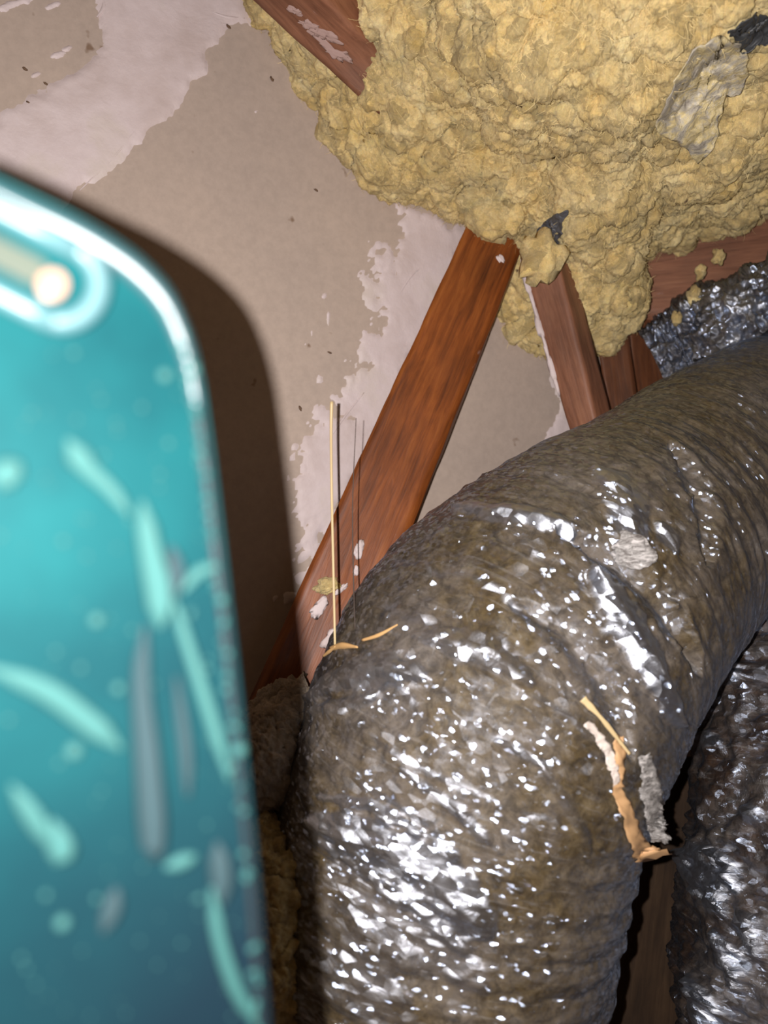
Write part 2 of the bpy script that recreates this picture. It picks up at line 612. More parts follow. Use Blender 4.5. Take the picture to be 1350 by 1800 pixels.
wall = slab('wall_back', WP - WN * 0.008 + np.array([0, 0, 0.02]), wt * 0.95, WN * 0.008, (0, 0, 0.82), M_WALL)
M_FLOOR = m_wood('floor_boards', (0.05, 0.022, 0.010), (0.09, 0.04, 0.018), (0.13, 0.06, 0.028), 0.8, 0.0)
floor = slab('floor', (0, 0.6, -0.02), (1.2, 0, 0), (0, 1.2, 0), (0, 0, 0.02), M_FLOOR)

# joint compound trowelled over the seams
def feathered(name, poly, thick, rag, seed, step=0.0022, feather=0.005):
    """Trowelled skin on the wall: thickness fades out raggedly at the outline and dips under the paper."""
    pts = np.array([wallpt(u, v) for u, v in poly])
    a = (pts - WP) @ wt
    z = pts[:, 2]
    m = 2.5 * rag + 0.004
    ga = np.arange(a.min() - m, a.max() + m, step)
    gz = np.arange(z.min() - m, z.max() + m, step)
    A, Z = np.meshgrid(ga, gz, indexing='ij')
    q = np.stack([A.ravel(), Z.ravel()], 1)
    ins = np.zeros(len(q), bool)
    d = np.full(len(q), 9.0)
    k = len(a)
    for i in range(k):
        p0 = np.array([a[i], z[i]]); p1 = np.array([a[(i + 1) % k], z[(i + 1) % k]])
        e = p1 - p0
        t = np.clip(((q - p0) @ e) / (e @ e), 0, 1)
        d = np.minimum(d, np.linalg.norm(q - (p0 + t[:, None] * e), axis=1))
        c = (p0[1] > q[:, 1]) != (p1[1] > q[:, 1])
        xs = p0[0] + (q[:, 1] - p0[1]) * e[0] / (e[1] if abs(e[1]) > 1e-9 else 1e-9)
        ins ^= c & (q[:, 0] < xs)
    sd = np.where(ins, d, -d)
    p3 = np.stack([q[:, 0], q[:, 1], np.zeros(len(q))], 1)
    n = fbm(p3 * 70 + seed * 3.7, 5, seed, 0.62) * rag + fbm(p3 * np.array([200, 200, 1]) + seed, 3, seed + 3) * rag * 0.35
    sd = sd + n
    h = thick * np.clip(sd / feather, -0.5, 1.0) + np.where(sd > 0, 0.0005 * (1 - np.abs(fbm(p3 * 45 + seed, 4, seed + 8))), 0)
    V = WP + q[:, :1] * wt + WN * (h - 0.00005)[:, None]
    V[:, 2] = q[:, 1]
    me = grid_mesh(name, V, len(ga), len(gz))
    bm = bmesh.new()
    bm.from_mesh(me)
    low = sd < -feather * 0.3
    bmesh.ops.delete(bm, geom=[f for f in bm.faces if all(low[v.index] for v in f.verts)], context='FACES')
    bm.normal_update()
    if bm.faces and sum(f.normal.dot(Vector(WN)) for f in bm.faces) < 0:
        bmesh.ops.reverse_faces(bm, faces=bm.faces)
    bm.to_mesh(me)
    bm.free()
    return link(name, me, M_PLASTER, wall)

def mud(name, px, thick, rag, seed, label=None, feather=0.004):
    o = feathered(name, px, thick, rag, seed, feather=feather)
    if label: o['label'] = label
    return o

mud('plaster_seam', [(-60, 262), (-20, 222), (40, 185), (95, 140), (150, 108), (182, 78), (170, 45), (158, 10), (165, -60), (420, -60),
    (440, 20), (447, 42), (405, 48), (385, 80), (362, 92), (352, 130), (335, 165), (310, 190), (265, 225), (250, 255), (218, 282), (195, 290),
    (180, 318), (140, 335), (110, 375), (60, 420), (0, 480), (-60, 540)], 0.0014, 0.0035, 3, 'mauve white joint compound band along the upper left seam')
mud('plaster_seam', [(700, 352), (740, 385), (800, 398), (835, 402), (800, 520), (740, 640), (660, 800), (600, 930), (545, 1040), (520, 1050), (532, 960),
    (535, 850), (525, 775), (552, 735), (585, 715), (592, 680), (625, 655), (600, 622), (640, 590), (665, 555), (640, 500), (672, 492), (665, 455), (705, 450), (715, 400)],
    0.0012, 0.0140, 11, 'patchy white joint compound beside the stained brace', 0.006)
mud('plaster_seam', [(1020, 640), (1010, 760), (990, 830), (920, 850), (945, 800), (965, 760), (985, 700), (965, 660)], 0.0012, 0.005, 19)
for k, (u, v, a, b_) in enumerate([(20, 8, 42, 5), (92, 10, 12, 5), (62, 132, 9, 5), (120, 85, 8, 5), (536, 606, 4, 5), (548, 585, 3, 8), (577, 560, 3, 12), (570, 520, 5, 5),
                                   (100, 97, 14, 4), (450, 195, 3, 2)]):
    q = [(u + a * math.cos(t), v + b_ * math.sin(t) - 0.3 * a * math.cos(t)) for t in np.linspace(0, 2 * math.pi, 9)[:-1]]
    feathered('plaster_fleck', q, 0.0008, 0.0012, 40 + k, 0.0007, 0.0014)
# trowel marks: low ridges in the compound
for k, (pts, r) in enumerate([([(140, 335), (200, 275), (250, 215), (292, 170)], 0.0011), ([(225, 60), (245, 85), (252, 105)], 0.0011), ([(200, 70), (222, 88), (226, 92)], 0.0010),
                              ([(370, 20), (400, 30), (430, 32)], 0.0012), ([(330, 60), (352, 45), (400, 42)], 0.0009), ([(170, 30), (182, 12), (180, -10)], 0.0016),
                              ([(700, 520), (722, 485), (740, 470)], 0.0012), ([(560, 800), (600, 740), (640, 690)], 0.0010)]):
    strand('trowel_ridge', [wallpt(u, v, 0.0012) for u, v in pts], [r * 0.3, r, r * 0.3], M_PLASTER, wall, 8, 16, 0.5)
M_FADED = m_plain('rubbed_in_plaster', (0.40, 0.27, 0.24), 0.7, 0.2)
M_CHIP = m_plain('brown_chip', (0.16, 0.10, 0.065), 0.9, 0.1)
for k, (u, v, r, a) in enumerate([(315, 13, 9, 1.2), (206, 440, 8, 0.4), (478, 139, 5, 1.0), (555, 334, 4, 0.5), (319, 127, 3, 0.6), (44, 121, 5, 0.5), (80, 147, 4, 0.5), (310, 42, 3, 0.4),
                                  (186, 284, 3, 0.2), (402, 47, 5, 0.6), (528, 718, 5, 1.2), (50, 180, 4, 0.4), (580, 620, 4, 0.2)]):
    p = wallpt(u, v, 0.0006)
    s = r / F * p[1]
    d = nrm(wt * math.cos(a) + np.array([0, 0, -math.sin(a)]))
    blob('wall_chip', p, [d * s, np.cross(d, WN) * s * 0.45, WN * 0.0008], M_CHIP, wall, k, 0.4, 2)

# roof lining behind the wool, sloping from the wall towards the lens
RA, RB = P(430, 20, 0.60), P(1180, 420, 0.72)
roof_n = nrm(np.cross(RB - RA, P(900, -420, 0.36) - RA))
if roof_n[1] > 0: roof_n = -roof_n
rx = nrm(RB - RA)
ry = np.cross(roof_n, rx)
if ry[2] < 0: ry = -ry
slab('ceiling', (RA + RB) / 2 - roof_n * 0.075 + ry * 0.27, rx * 0.62, ry * 0.36, roof_n * 0.008, M_DARKWOOD)

def hit_on(o, u, v, off=0.0):
    """Where the sight line through (u, v) meets object o."""
    M = o.matrix_world
    vs = [M @ q.co for q in o.data.vertices]
    bv = BVHTree.FromPolygons(vs, [tuple(p.vertices) for p in o.data.polygons])
    r = ray(u, v)
    loc, n, i, d = bv.ray_cast(Vector(ORIGIN), Vector(r))
    if loc is None: return None, None
    n = np.array(n)
    if np.dot(n, r) > 0: n = -n
    return np.array(loc) + n * off, n

# ------------------------------------------------------------------ sawn timber
brace = board('timber_brace', (P(854, 322, 0.610), P(960, 330, 0.628), P(962, 332, 0.646)),
              (P(389, 1330, 0.512), P(565, 1330, 0.526), P(568, 1330, 0.546)), M_STAIN,
              'orange-brown stained timber brace leaning across the wall, splashed with plaster', 'brace', 1)
for k, (u, v, a, b_, rot) in enumerate([(630, 965, 8, 16, 0.2), (590, 1118, 26, 13, -0.5), (560, 1068, 20, 10, -0.9), (600, 1035, 14, 5, -0.6), (700, 958, 5, 14, 0.35), (880, 455, 6, 10, -0.4), (626, 1003, 6, 9, 0.2)]):
    p, bn = hit_on(brace, u, v)
    if p is None: continue
    s = p[1] / F
    e1 = nrm(np.array([math.cos(rot), 0, -math.sin(rot)]) - bn * np.dot(bn, [math.cos(rot), 0, -math.sin(rot)]))
    e2 = np.cross(bn, e1)
    blob('plaster_splash', p, [e1 * a * s, e2 * b_ * s, bn * 0.0012], M_PLASTER, brace, 60 + k, 0.45, 3)

post = board('timber_post', (P(912, 445, 0.615), P(978, 445, 0.600), P(1004, 445, 0.624)),
             (P(1018, 815, 0.612), P(1066, 815, 0.596), P(1098, 815, 0.617)), M_ROUGH,
             'short pale red timber post standing behind the foil duct, right of the stained brace', 'post', 2)
pl = [P(912, 445, 0.615), P(1018, 815, 0.612)]
for k, t in enumerate(np.linspace(0.08, 0.62, 9)):
    p = pl[0] * (1 - t) + pl[1] * t
    blob('plaster_crust', p, [np.array([0.0016 + 0.0015 * (k % 3 == 1), 0, 0]), np.array([0, 0.0014, 0]), nrm(pl[1] - pl[0]) * 0.010], M_PLASTER, post, 80 + k, 0.4, 2)
blob('plaster_crust', P(1030, 705, 0.6055), [np.array([0.006, 0.001, -0.006]), np.array([0, 0.0012, 0]), np.array([0.0025, 0, 0.0045])], M_PLASTER, post, 95, 0.4, 2)

def beyond(a, b, t):
    """Points of a carried on past a, away from b."""
    return tuple(p + (p - q) * t for p, q in zip(a, b))
rb = (P(668, 205, 0.555), P(690, 118, 0.540), P(720, 92, 0.572))
rafter = board('timber_rafter', beyond((P(395, -42, 0.498), P(545, -30, 0.478), P(640, -30, 0.515)), rb, 0.9),
               rb, M_ROUGH,
               'reddish sawn rafter end sticking out of the yellow wool at the top', 'rafter', 3)
for k, (u, v, a, b_) in enumerate([(538, 42, 17, 9), (566, 60, 20, 8), (590, 92, 26, 9), (520, 20, 10, 5), (478, 44, 4, 3)]):
    p, n = hit_on(rafter, u, v)
    if p is None: continue
    e1 = nrm(np.array([0.72, 0, -0.68]) - n * np.dot(n, [0.72, 0, -0.68]))
    q = p[1] / F
    blob('plaster_smear', p, [e1 * a * q, np.cross(n, e1) * b_ * q, n * 0.0006], M_FADED, rafter, 110 + k, 0.9, 4)

jt = (P(1088, 560, 0.705), P(1120, 385, 0.700), P(1122, 380, 0.745))
board('timber_joist', jt, beyond((P(1500, 590, 0.675), P(1500, 275, 0.670), P(1502, 272, 0.715)), jt, 0.5), M_ROUGH,
      'wide reddish joist rising to the right between the wool and the crumpled foil', 'joist', 4)
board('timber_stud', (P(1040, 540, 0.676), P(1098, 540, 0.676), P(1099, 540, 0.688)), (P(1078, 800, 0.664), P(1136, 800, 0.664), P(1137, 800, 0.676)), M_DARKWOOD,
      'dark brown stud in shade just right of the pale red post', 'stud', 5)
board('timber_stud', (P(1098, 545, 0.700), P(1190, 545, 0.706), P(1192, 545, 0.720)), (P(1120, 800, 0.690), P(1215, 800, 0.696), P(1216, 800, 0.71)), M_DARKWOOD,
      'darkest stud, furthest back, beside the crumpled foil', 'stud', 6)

# ------------------------------------------------------------------ yellow wool on the slope
def wool_surface(name, rows, ni, nj, material, amp, sizes, seed, jag=0.0, back=None):
    """rows: control rows of points from the free lower edge up the slope."""
    A = np.array([catmull(r, nj) for r in rows])
    B = np.stack([catmull(A[:, j], ni) for j in range(nj)], 1).reshape(-1, 3)
    n = grid_normals(B, ni, nj)
    if np.mean(n[:, 1]) > 0: n = -n
    V = B + n * (fbm(B * 13, 3, seed) * amp * 1.4)[:, None]
    for k, (size, a) in enumerate(sizes):
        warp = np.stack([fbm(V / size * 0.8 + 7.7 * s, 2, seed + s) for s in range(3)], 1) * 0.35
        h = lumps(V / size + warp, seed + 11 * k)
        V = V + n * (h * a)[:, None]
        if k == 0:
            n = grid_normals(V, ni, nj)
            if np.mean(n[:, 1]) > 0: n = -n
            n = n / np.linalg.norm(n, axis=1, keepdims=True)
    V = V + n * (fbm(V * 260, 4, seed + 5, 0.7) * 0.0012)[:, None]
    return grid_mesh(name, V, ni, nj)

edge = [(415, -70, .590), (478, 25, .582), (568, 135, .590), (636, 220, .603), (722, 300, .620), (790, 350, .628), (850, 374, .608), (915, 408, .622), (890, 530, .660),
        (950, 625, .664), (1035, 605, .668), (1100, 540, .665), (1122, 430, .655), (1195, 380, .650), (1270, 365, .640), (1345, 315, .610), (1440, 265, .58)]
mid1 = [(470, -110, .555), (560, 20, .555), (640, 120, .56), (690, 220, .585), (760, 290, .595), (830, 325, .590), (900, 345, .592), (960, 385, .602), (985, 450, .632),
        (1010, 510, .636), (1050, 500, .632), (1090, 450, .610), (1120, 390, .61), (1190, 350, .60), (1265, 320, .585), (1350, 270, .555), (1450, 220, .53)]
mid2 = [(600, -180, .50), (680, -60, .505), (740, 40, .515), (790, 130, .53), (840, 190, .545), (880, 225, .55), (925, 245, .55), (965, 265, .55), (1000, 290, .55),
        (1040, 305, .55), (1075, 300, .545), (1115, 280, .54), (1160, 250, .53), (1215, 215, .52), (1285, 180, .50), (1370, 130, .48), (1470, 80, .46)]
mid3 = [(720, -260, .435), (790, -160, .44), (840, -90, .445), (880, -20, .45), (915, 30, .455), (945, 60, .458), (975, 80, .458), (1010, 95, .456), (1045, 105, .454),
        (1080, 108, .45), (1115, 100, .446), (1150, 85, .44), (1190, 65, .435), (1240, 40, .426), (1310, 0, .415), (1400, -40, .42), (1500, -80, .40)]
mid4 = [(820, -380, .40), (880, -300, .405), (930, -250, .405), (960, -210, .405), (990, -180, .405), (1015, -165, .405), (1045, -155, .404), (1075, -148, .402), (1105, -142, .4),
        (1140, -142, .396), (1175, -150, .392), (1205, -160, .388), (1240, -175, .384), (1290, -190, .376), (1360, -220, .368), (1440, -250, .358), (1530, -280, .345)]
curl = [(u + 12, v - 22, d + 0.045) for u, v, d in edge]
curl2 = [(u + 40, v - 80, d + 0.075) for u, v, d in edge]
rows = [[P(*q) for q in r] for r in (curl2, curl, edge, mid1, mid2, mid3, mid4)]
rows = [r + [r[-1] + np.array([0.07, -0.01, 0.012])] + [r[-1] + np.array([0.15, -0.015, 0.022])] for r in rows]
wool = link('wool_insulation', wool_surface('wool_insulation', rows, 520, 640, M_WOOL, 0.010, [(0.034, 0.011), (0.0155, 0.0085), (0.0075, 0.0033)], 21), M_WOOL)
prop(wool, 'lumpy yellow glass wool insulation covering the slope overhead', 'insulation', None, 'stuff')
me = wool.data
dg_v = np.zeros(len(me.vertices) * 3)
me.vertices.foreach_get('co', dg_v)
WOOL_BVH = BVHTree.FromPolygons(dg_v.reshape(-1, 3).tolist(), [tuple(p.vertices) for p in me.polygons])

def hit(bvh, u, v, off=0.0):
    r = ray(u, v)
    loc, n, i, d = bvh.ray_cast(Vector(ORIGIN), Vector(r))
    if loc is None:
        return None, None
    n = np.array(n)
    if np.dot(n, r) > 0: n = -n
    return np.array(loc) + n * off, n

def fibres(name, o, count, seed, material, lmin, lmax, width):
    """Loose glass fibres standing a little off a wool surface: one mesh of narrow bent ribbons."""
    me = o.data
    r = np.random.default_rng(seed)
    co = np.zeros(len(me.vertices) * 3); me.vertices.foreach_get('co', co); co = co.reshape(-1, 3)
    no = np.zeros(len(me.vertices) * 3); me.vertices.foreach_get('normal', no); no = no.reshape(-1, 3)
    k = r.integers(0, len(co), count)
    p, n = co[k], no[k]
    if np.mean(n[:, 1]) > 0: n = -n
    d = r.normal(size=(count, 3))
    d -= n * np.sum(d * n, 1, keepdims=True) * 0.75
    d /= np.linalg.norm(d, axis=1, keepdims=True)
    L = r.uniform(lmin, lmax, count)[:, None]
    bend = r.normal(size=(count, 3)) * 0.35
    side = np.cross(d, n); side /= np.linalg.norm(side, axis=1, keepdims=True) + 1e-9
    wv = side * width
    pts = [p + d * L * t + bend * L * t * t + n * (0.0006 + 0.0016 * math.sin(math.pi * t)) for t in (0.0, 0.35, 0.7, 1.0)]
    V = np.stack([q + sgn * wv * (1 - 0.25 * j) for j, q in enumerate(pts) for sgn in (-1, 1)], 1).reshape(-1, 3)
    b0 = np.arange(count)[:, None] * 8
    quads = np.concatenate([b0 + np.array([2 * j, 2 * j + 1, 2 * j + 3, 2 * j + 2]) for j in range(3)], 0)
    m2 = bpy.data.meshes.new(name)
    m2.from_pydata(V.tolist(), [], quads.tolist())
    f = link(name, m2, material, o)
    f['kind'] = 'stuff'
    return f
M_FIBRE = m_plain('glass_fibre', (0.84, 0.66, 0.32), 0.8, 0.1)
fibres('loose_fibre', wool, 16000, 3, M_FIBRE, 0.003, 0.009, 0.00014)

# ------------------------------------------------------------------ foil ducts
def duct_mesh(name, ctrl, radii, ni, nj, seed, pitch, folds=(), rib=0.0012, wr=0.0022, sag=0.004, ribs=0.0, calm=0.0):
    C = catmull(ctrl, ni)
    r = np.interp(np.linspace(0, 1, ni), np.linspace(0, 1, len(radii)), radii)
    T, Nn, B = frames(C)
    s = np.concatenate([[0], np.cumsum(np.linalg.norm(np.diff(C, axis=0), axis=1))])
    th = np.linspace(0, 2 * math.pi, nj)
    th = th + math.pi
    D = np.cos(th)[None, :, None] * Nn[:, None, :] + np.sin(th)[None, :, None] * B[:, None, :]
    base = (C[:, None, :] + D * r[:, None, None]).reshape(-1, 3)
    n = D.reshape(-1, 3)
    Sg = np.repeat(s, nj)
    Tg = np.tile(th, ni)  # seam at the back
    uv = np.stack([Sg, Tg * np.mean(radii)], 1)
    cyl = np.stack([Sg * 1.0, np.cos(Tg) * 0.09, np.sin(Tg) * 0.09], 1)
    ph = (Sg + Tg / (2 * math.pi) * pitch) / pitch + 0.22 * fbm(cyl * 22, 3, seed)
    saw = np.abs((ph % 1.0) - 0.5) * 2
    h = rib * (1 - saw) ** 1.0 * 2.0 - rib
    h = h * (0.4 + 0.9 * smooth(-0.5, 0.7, fbm(cyl * 16, 3, seed + 3)))
    h = h + sag * fbm(cyl * 11, 3, seed + 9)
    st = cyl * np.array([75.0, 24.0, 24.0])
    rid = 1 - np.abs(fbm(st, 4, seed + 5, 0.6))
    h = h + wr * (rid - 0.6)
    cr = 1 - np.abs(fbm(cyl * 48 + 3.3, 4, seed + 6, 0.62))
    h = h + wr * 0.6 * (cr - 0.6)
    h = h * (1 - calm * smooth(0.5, 0.72, Sg / s[-1]))
    silver = ribs * smooth(0.72, 1.0, 1 - saw) * smooth(-0.15, 0.6, fbm(cyl * 26, 4, seed + 13))
    bv = BVHTree.FromPolygons(base.tolist(), [(i * nj + j, i * nj + j + 1, (i + 1) * nj + j + 1, (i + 1) * nj + j) for i in range(0, ni - 1) for j in range(nj - 1)]) if folds else None
    for pts, wid, amp, sil in folds:
        q = [hit(bv, u, v)[0] for u, v in pts]
        q = [p for p in q if p is not None]
        if len(q) < 2: continue
        d = np.full(len(base), 9.0)
        tt = np.zeros(len(base))
        tot = len(q) - 1
        for k in range(tot):
            a, b_ = q[k], q[k + 1]
            ab = b_ - a
            t = np.clip(((base - a) @ ab) / np.dot(ab, ab), 0, 1)
            dd = np.linalg.norm(base - (a + t[:, None] * ab), axis=1)
            m_ = dd < d
            tt = np.where(m_, (k + t) / tot, tt)
            d = np.minimum(d, dd)
        taper = 0.25 + 0.75 * np.sin(np.clip(tt, 0, 1) * math.pi) ** 0.7
        wv = wid * taper * (1 + 0.35 * fbm(base * 120, 3, seed + 31))
        k_ = np.clip(1 - d / np.maximum(wv, 1e-4), 0, 1)
        h = h + amp * k_ * (1.2 - 0.2 * k_)
        silver = np.maximum(silver, sil * smooth(0.0, 0.35, k_))
    V = base + n * h[:, None]
    me = grid_mesh(name, V, ni, nj, uv, {'silver': silver})
    return me, V

ctrl = [P(640, 2250, 0.44), P(700, 1830, 0.455), P(775, 1500, 0.455), P(875, 1225, 0.462), P(1010, 1050, 0.50), P(1160, 925, 0.555), P(1300, 810, 0.605), P(1450, 735, 0.65), P(1620, 690, 0.70)]
radii = [0.106, 0.107, 0.109, 0.105, 0.100, 0.092, 0.085, 0.083, 0.083]
folds = [
    ([(798, 893), (860, 903), (930, 912), (1010, 938)], 0.010, 0.004, 0.95),
    ([(1040, 1002), (1078, 1062), (1122, 1135), (1165, 1212), (1188, 1268)], 0.013, 0.007, 1.0),
    ([(1045, 835), (1090, 872), (1108, 930), (1120, 965)], 0.014, 0.004, 0.95),
    ([(1150, 925), (1170, 950), (1185, 975)], 0.008, 0.003, 0.9),
    ([(535, 1225), (600, 1190), (680, 1172), (745, 1190)], 0.013, 0.004, 0.8),
    ([(540, 1250), (600, 1238), (660, 1225)], 0.006, 0.003, 0.7),
    ([(730, 1115), (800, 1128), (870, 1150), (935, 1200)], 0.011, 0.003, 0.6),
    ([(540, 1445), (640, 1475), (720, 1520), (800, 1585), (860, 1640)], 0.020, 0.004, 0.85),
    ([(560, 1400), (650, 1415), (740, 1465)], 0.005, 0.002, 0.8),
    ([(560, 1540), (650, 1575), (760, 1650), (850, 1740)], 0.018, 0.0015, 0.5),
    ([(555, 1690), (640, 1730), (720, 1790)], 0.020, 0.0015, 0.6),
    ([(600, 1510), (700, 1560), (820, 1680)], 0.006, 0.002, 0.8),
    ([(700, 1350), (800, 1420), (880, 1500)], 0.004, 0.002, 0.7),
    ([(940, 1330), (1000, 1420), (1040, 1500)], 0.004, 0.002, 0.5),
    ([(560, 1600), (640, 1640), (720, 1700)], 0.016, 0.002, 0.6),
    ([(900, 1060), (1000, 1110), (1070, 1210), (1110, 1330)], 0.010, -0.006, 0.1),
    ([(985, 935), (1090, 985), (1180, 1080), (1225, 1180)], 0.012, -0.010, 0.0),
    ([(1180, 790), (1230, 880), (1240, 990)], 0.014, -0.008, 0.1),
]
me, DV = duct_mesh('film_sleeve', ctrl, radii, 760, 460, 5, 0.0165, folds, rib=0.0006, wr=0.0013, sag=0.0035, ribs=0.8, calm=0.55)
duct = empty('foil_duct', P(690, 1800, 0.46), 'large foil-wrapped duct bending up and right beside the stained brace', 'duct')
sleeve = link('film_sleeve', me, M_FILM, duct)
DUCT_BVH = BVHTree.FromPolygons(DV.tolist(), [tuple(p.vertices) for p in me.polygons])

def lie(bvh, pts, off):
    out = []
    for u, v in pts:
        p, n = hit(bvh, u, v, off)
        if p is not None: out.append(p)
    return out

# clear pucker of film and the torn tan tape on the duct
def m_clear():
    m, nt, b = mat('crinkled_clear_film')
    c = coords(nt, 'Object', (1, 1, 2.6))
    nt.links.new(ramp(nt, noise(nt, c, 190, 5, 0.7, 1.0), [(0.38, (0.16, 0.14, 0.13)), (0.52, (0.42, 0.40, 0.38)), (0.66, (0.75, 0.70, 0.68))]), b.inputs['Base Color'])
    b.inputs['Roughness'].default_value = 0.28
    nt.links.new(bump(nt, noise(nt, c, 240, 5, 0.7, 1.0), 0.002, 0.8), b.inputs['Normal'])
    return m
M_PUCKER = m_clear()
p, n = hit(DUCT_BVH, 1112, 965)
e1 = nrm(np.cross(n, [0, 0, 1.0]))
e2 = np.cross(n, e1)
o = blob('film_pucker', p, [e1 * 0.0115, e2 * 0.009, n * 0.0028], M_PUCKER, duct, 4, 0.28, 4)
o['label'] = 'whitish domed pucker of clear film'
M_TAPE = m_plain('tan_tape', (0.52, 0.31, 0.15), 0.6, 0.4)
M_STRAWC = m_plain('pale_straw', (0.56, 0.42, 0.22), 0.5, 0.5)
def ribbon(name, pts, wid, material, parent, seed):
    c = lie(DUCT_BVH, pts, 0.0032)
    rr = random.Random(seed)
    full = np.interp(np.linspace(0, 1, 15), np.linspace(0, 1, len(wid)), wid)
    return strand(name, c, [x * 0.001 * rr.uniform(0.65, 1.3) for x in full], material, parent, 8, 60, 0.22)
def strip(name, left, right, material, seed, off=0.002):
    """Torn flat strip lying on the big duct between two edges, a few tenths of a millimetre thick."""
    n, m = 48, 6
    Lc = catmull(np.array([list(q) + [0] for q in left]), n)[:, :2]
    Rc = catmull(np.array([list(q) + [0] for q in right]), n)[:, :2]
    V, last = [], 0.46
    for i in range(n):
        for j in range(m):
            q = Lc[i] + (Rc[i] - Lc[i]) * j / (m - 1)
            p, _ = hit(DUCT_BVH, q[0], q[1])
            if p is not None and p[1] < 0.52: last = p[1]
            V.append(P(q[0], q[1], last - off))
    V = np.array(V)
    V += 0.0011 * np.stack([fbm(V * 210 + 9.0 * k, 4, seed + k, 0.65) for k in range(3)], 1)
    o = link(name, grid_mesh(name, V, n, m), material)
    md = o.modifiers.new('thickness', 'SOLIDIFY')
    md.thickness = 0.0005
    return o
tp = strip('torn_tape', [(1083, 1290), (1079, 1340), (1080, 1390), (1095, 1440), (1108, 1488), (1118, 1517)], [(1099, 1293), (1098, 1345), (1094, 1385), (1113, 1425), (1136, 1478), (1180, 1500)], M_TAPE, 1)
prop(tp, 'torn strip of tan tape lying down the right side of the big duct', 'tape')
tp2 = strip('torn_tape', [(1026, 1272), (1054, 1310), (1070, 1345), (1080, 1378)], [(1036, 1270), (1066, 1302), (1084, 1340), (1090, 1374)], m_plain('white_tape', (0.62, 0.54, 0.48), 0.5, 0.5), 2)
prop(tp2, 'narrow whitish tape scrap curving above the tan strip on the duct', 'tape')
tp3 = strip('torn_tape', [(1124, 1330), (1128, 1385), (1134, 1435), (1142, 1482)], [(1142, 1325), (1162, 1385), (1168, 1440), (1178, 1478)], M_PUCKER, 3)
prop(tp3, 'crinkled clear tape tail right of the tan strip at the duct edge', 'tape')
st1 = ribbon('straw', [(1017, 1228), (1050, 1262), (1080, 1300), (1098, 1325)], [2.6, 1.1, 0.9, 1.0], M_STRAWC, None, 4)
prop(st1, 'tan straw with a thick upper end lying on the duct above the tape', 'straw')
M_SPLINT = m_plain('split_pine', (0.60, 0.36, 0.15), 0.6, 0.3)
for k, (pts, wd, lab) in enumerate([
        ([(585, 1142), (606, 1138), (632, 1140)], [1.3, 2.2, 0.6], 'short thick orange splinter on the duct at the foot of the brace'),
        ([(640, 1128), (670, 1117), (702, 1100)], [0.8, 1.1, 0.4], 'thin tan splinter pointing right on the duct near the brace foot'),
        ([(548, 1172), (572, 1155), (594, 1138)], [0.6, 1.2, 0.6], 'leftmost tan splinter on the duct rim by the shadow edge')]):
    c = lie(DUCT_BVH, pts, 0.0015)
    if len(c) >= 2:
        o = strand('wood_splinter', c, [x * 0.001 for x in wd], M_SPLINT, None, 6, 16, 0.6)
        prop(o, lab, 'splinter', 'splinters at the foot of the brace')

# thin stalks standing between the duct and the wall
foot, _ = hit(DUCT_BVH, 589, 1140)
if foot is None: foot = P(589, 1140, 0.46)
dd = foot[1]
o = strand('dry_stalk', [foot, P(586, 1000, dd + .004), P(583, 860, dd + .006), P(582, 760, dd + .012), P(583, 706, dd + .012)], [0.0007, 0.0008, 0.0008, 0.0009, 0.0011], M_STRAWC, None, 6, 40)
prop(o, 'pale upright dry stalk rising in front of the wall left of the brace', 'stalk')
foot2, _ = hit(DUCT_BVH, 624, 1105)
if foot2 is None: foot2 = P(624, 1105, 0.47)
d2 = foot2[1]
o = strand('dark_hair', [foot2, P(621, 1000, d2 + .01), P(620, 880, d2 + .01), P(626, 735, d2 + .01)], [0.00035, 0.0004, 0.0003, 0.0002], m_plain('dark_fibre', (0.06, 0.04, 0.03), 0.6), None, 5, 30)
prop(o, 'thin dark upright hair in front of the stained brace', 'hair')
p, bn = hit_on(brace, 572, 1030)
o = blob('wool_tuft', p + bn * 0.003, [np.array([0.0085, 0.001, 0.001]), np.array([0, 0.004, 0]), np.array([0.001, 0, 0.0055])], M_WOOL, None, 3, 0.4, 4)
prop(o, 'small yellow wool tuft stuck low on the stained brace', 'tuft')

# second duct, lower right, in dull crumpled film
ctrl2 = [P(1480, 2200, 0.47), P(1500, 1800, 0.50), P(1512, 1450, 0.53), P(1515, 1230, 0.585), P(1530, 1100, 0.645), P(1545, 1030, 0.68)]
folds2 = [([(1200, 1500), (1235, 1540), (1275, 1600)], 0.022, 0.010, 1.0), ([(1245, 1490), (1275, 1530), (1295, 1570)], 0.008, 0.006, 1.0),
          ([(1222, 1190), (1265, 1185), (1310, 1195)], 0.012, 0.007, 1.0), ([(1225, 1300), (1270, 1305)], 0.009, 0.006, 0.9),
          ([(1225, 1730), (1240, 1790), (1245, 1830)], 0.024, 0.012, 1.0), ([(1260, 1640), (1290, 1690), (1300, 1740)], 0.013, 0.008, 0.9),
          ([(1300, 1420), (1340, 1440)], 0.010, 0.006, 0.9), ([(1300, 1080), (1345, 1090)], 0.012, 0.007, 0.9), ([(1300, 1600), (1340, 1680)], 0.012, 0.007, 0.8)]
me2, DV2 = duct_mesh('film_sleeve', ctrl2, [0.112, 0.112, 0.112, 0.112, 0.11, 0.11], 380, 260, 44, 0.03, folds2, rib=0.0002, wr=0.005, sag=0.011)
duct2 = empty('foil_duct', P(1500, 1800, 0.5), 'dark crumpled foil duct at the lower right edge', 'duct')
link('film_sleeve', me2, M_FILM2, duct2)

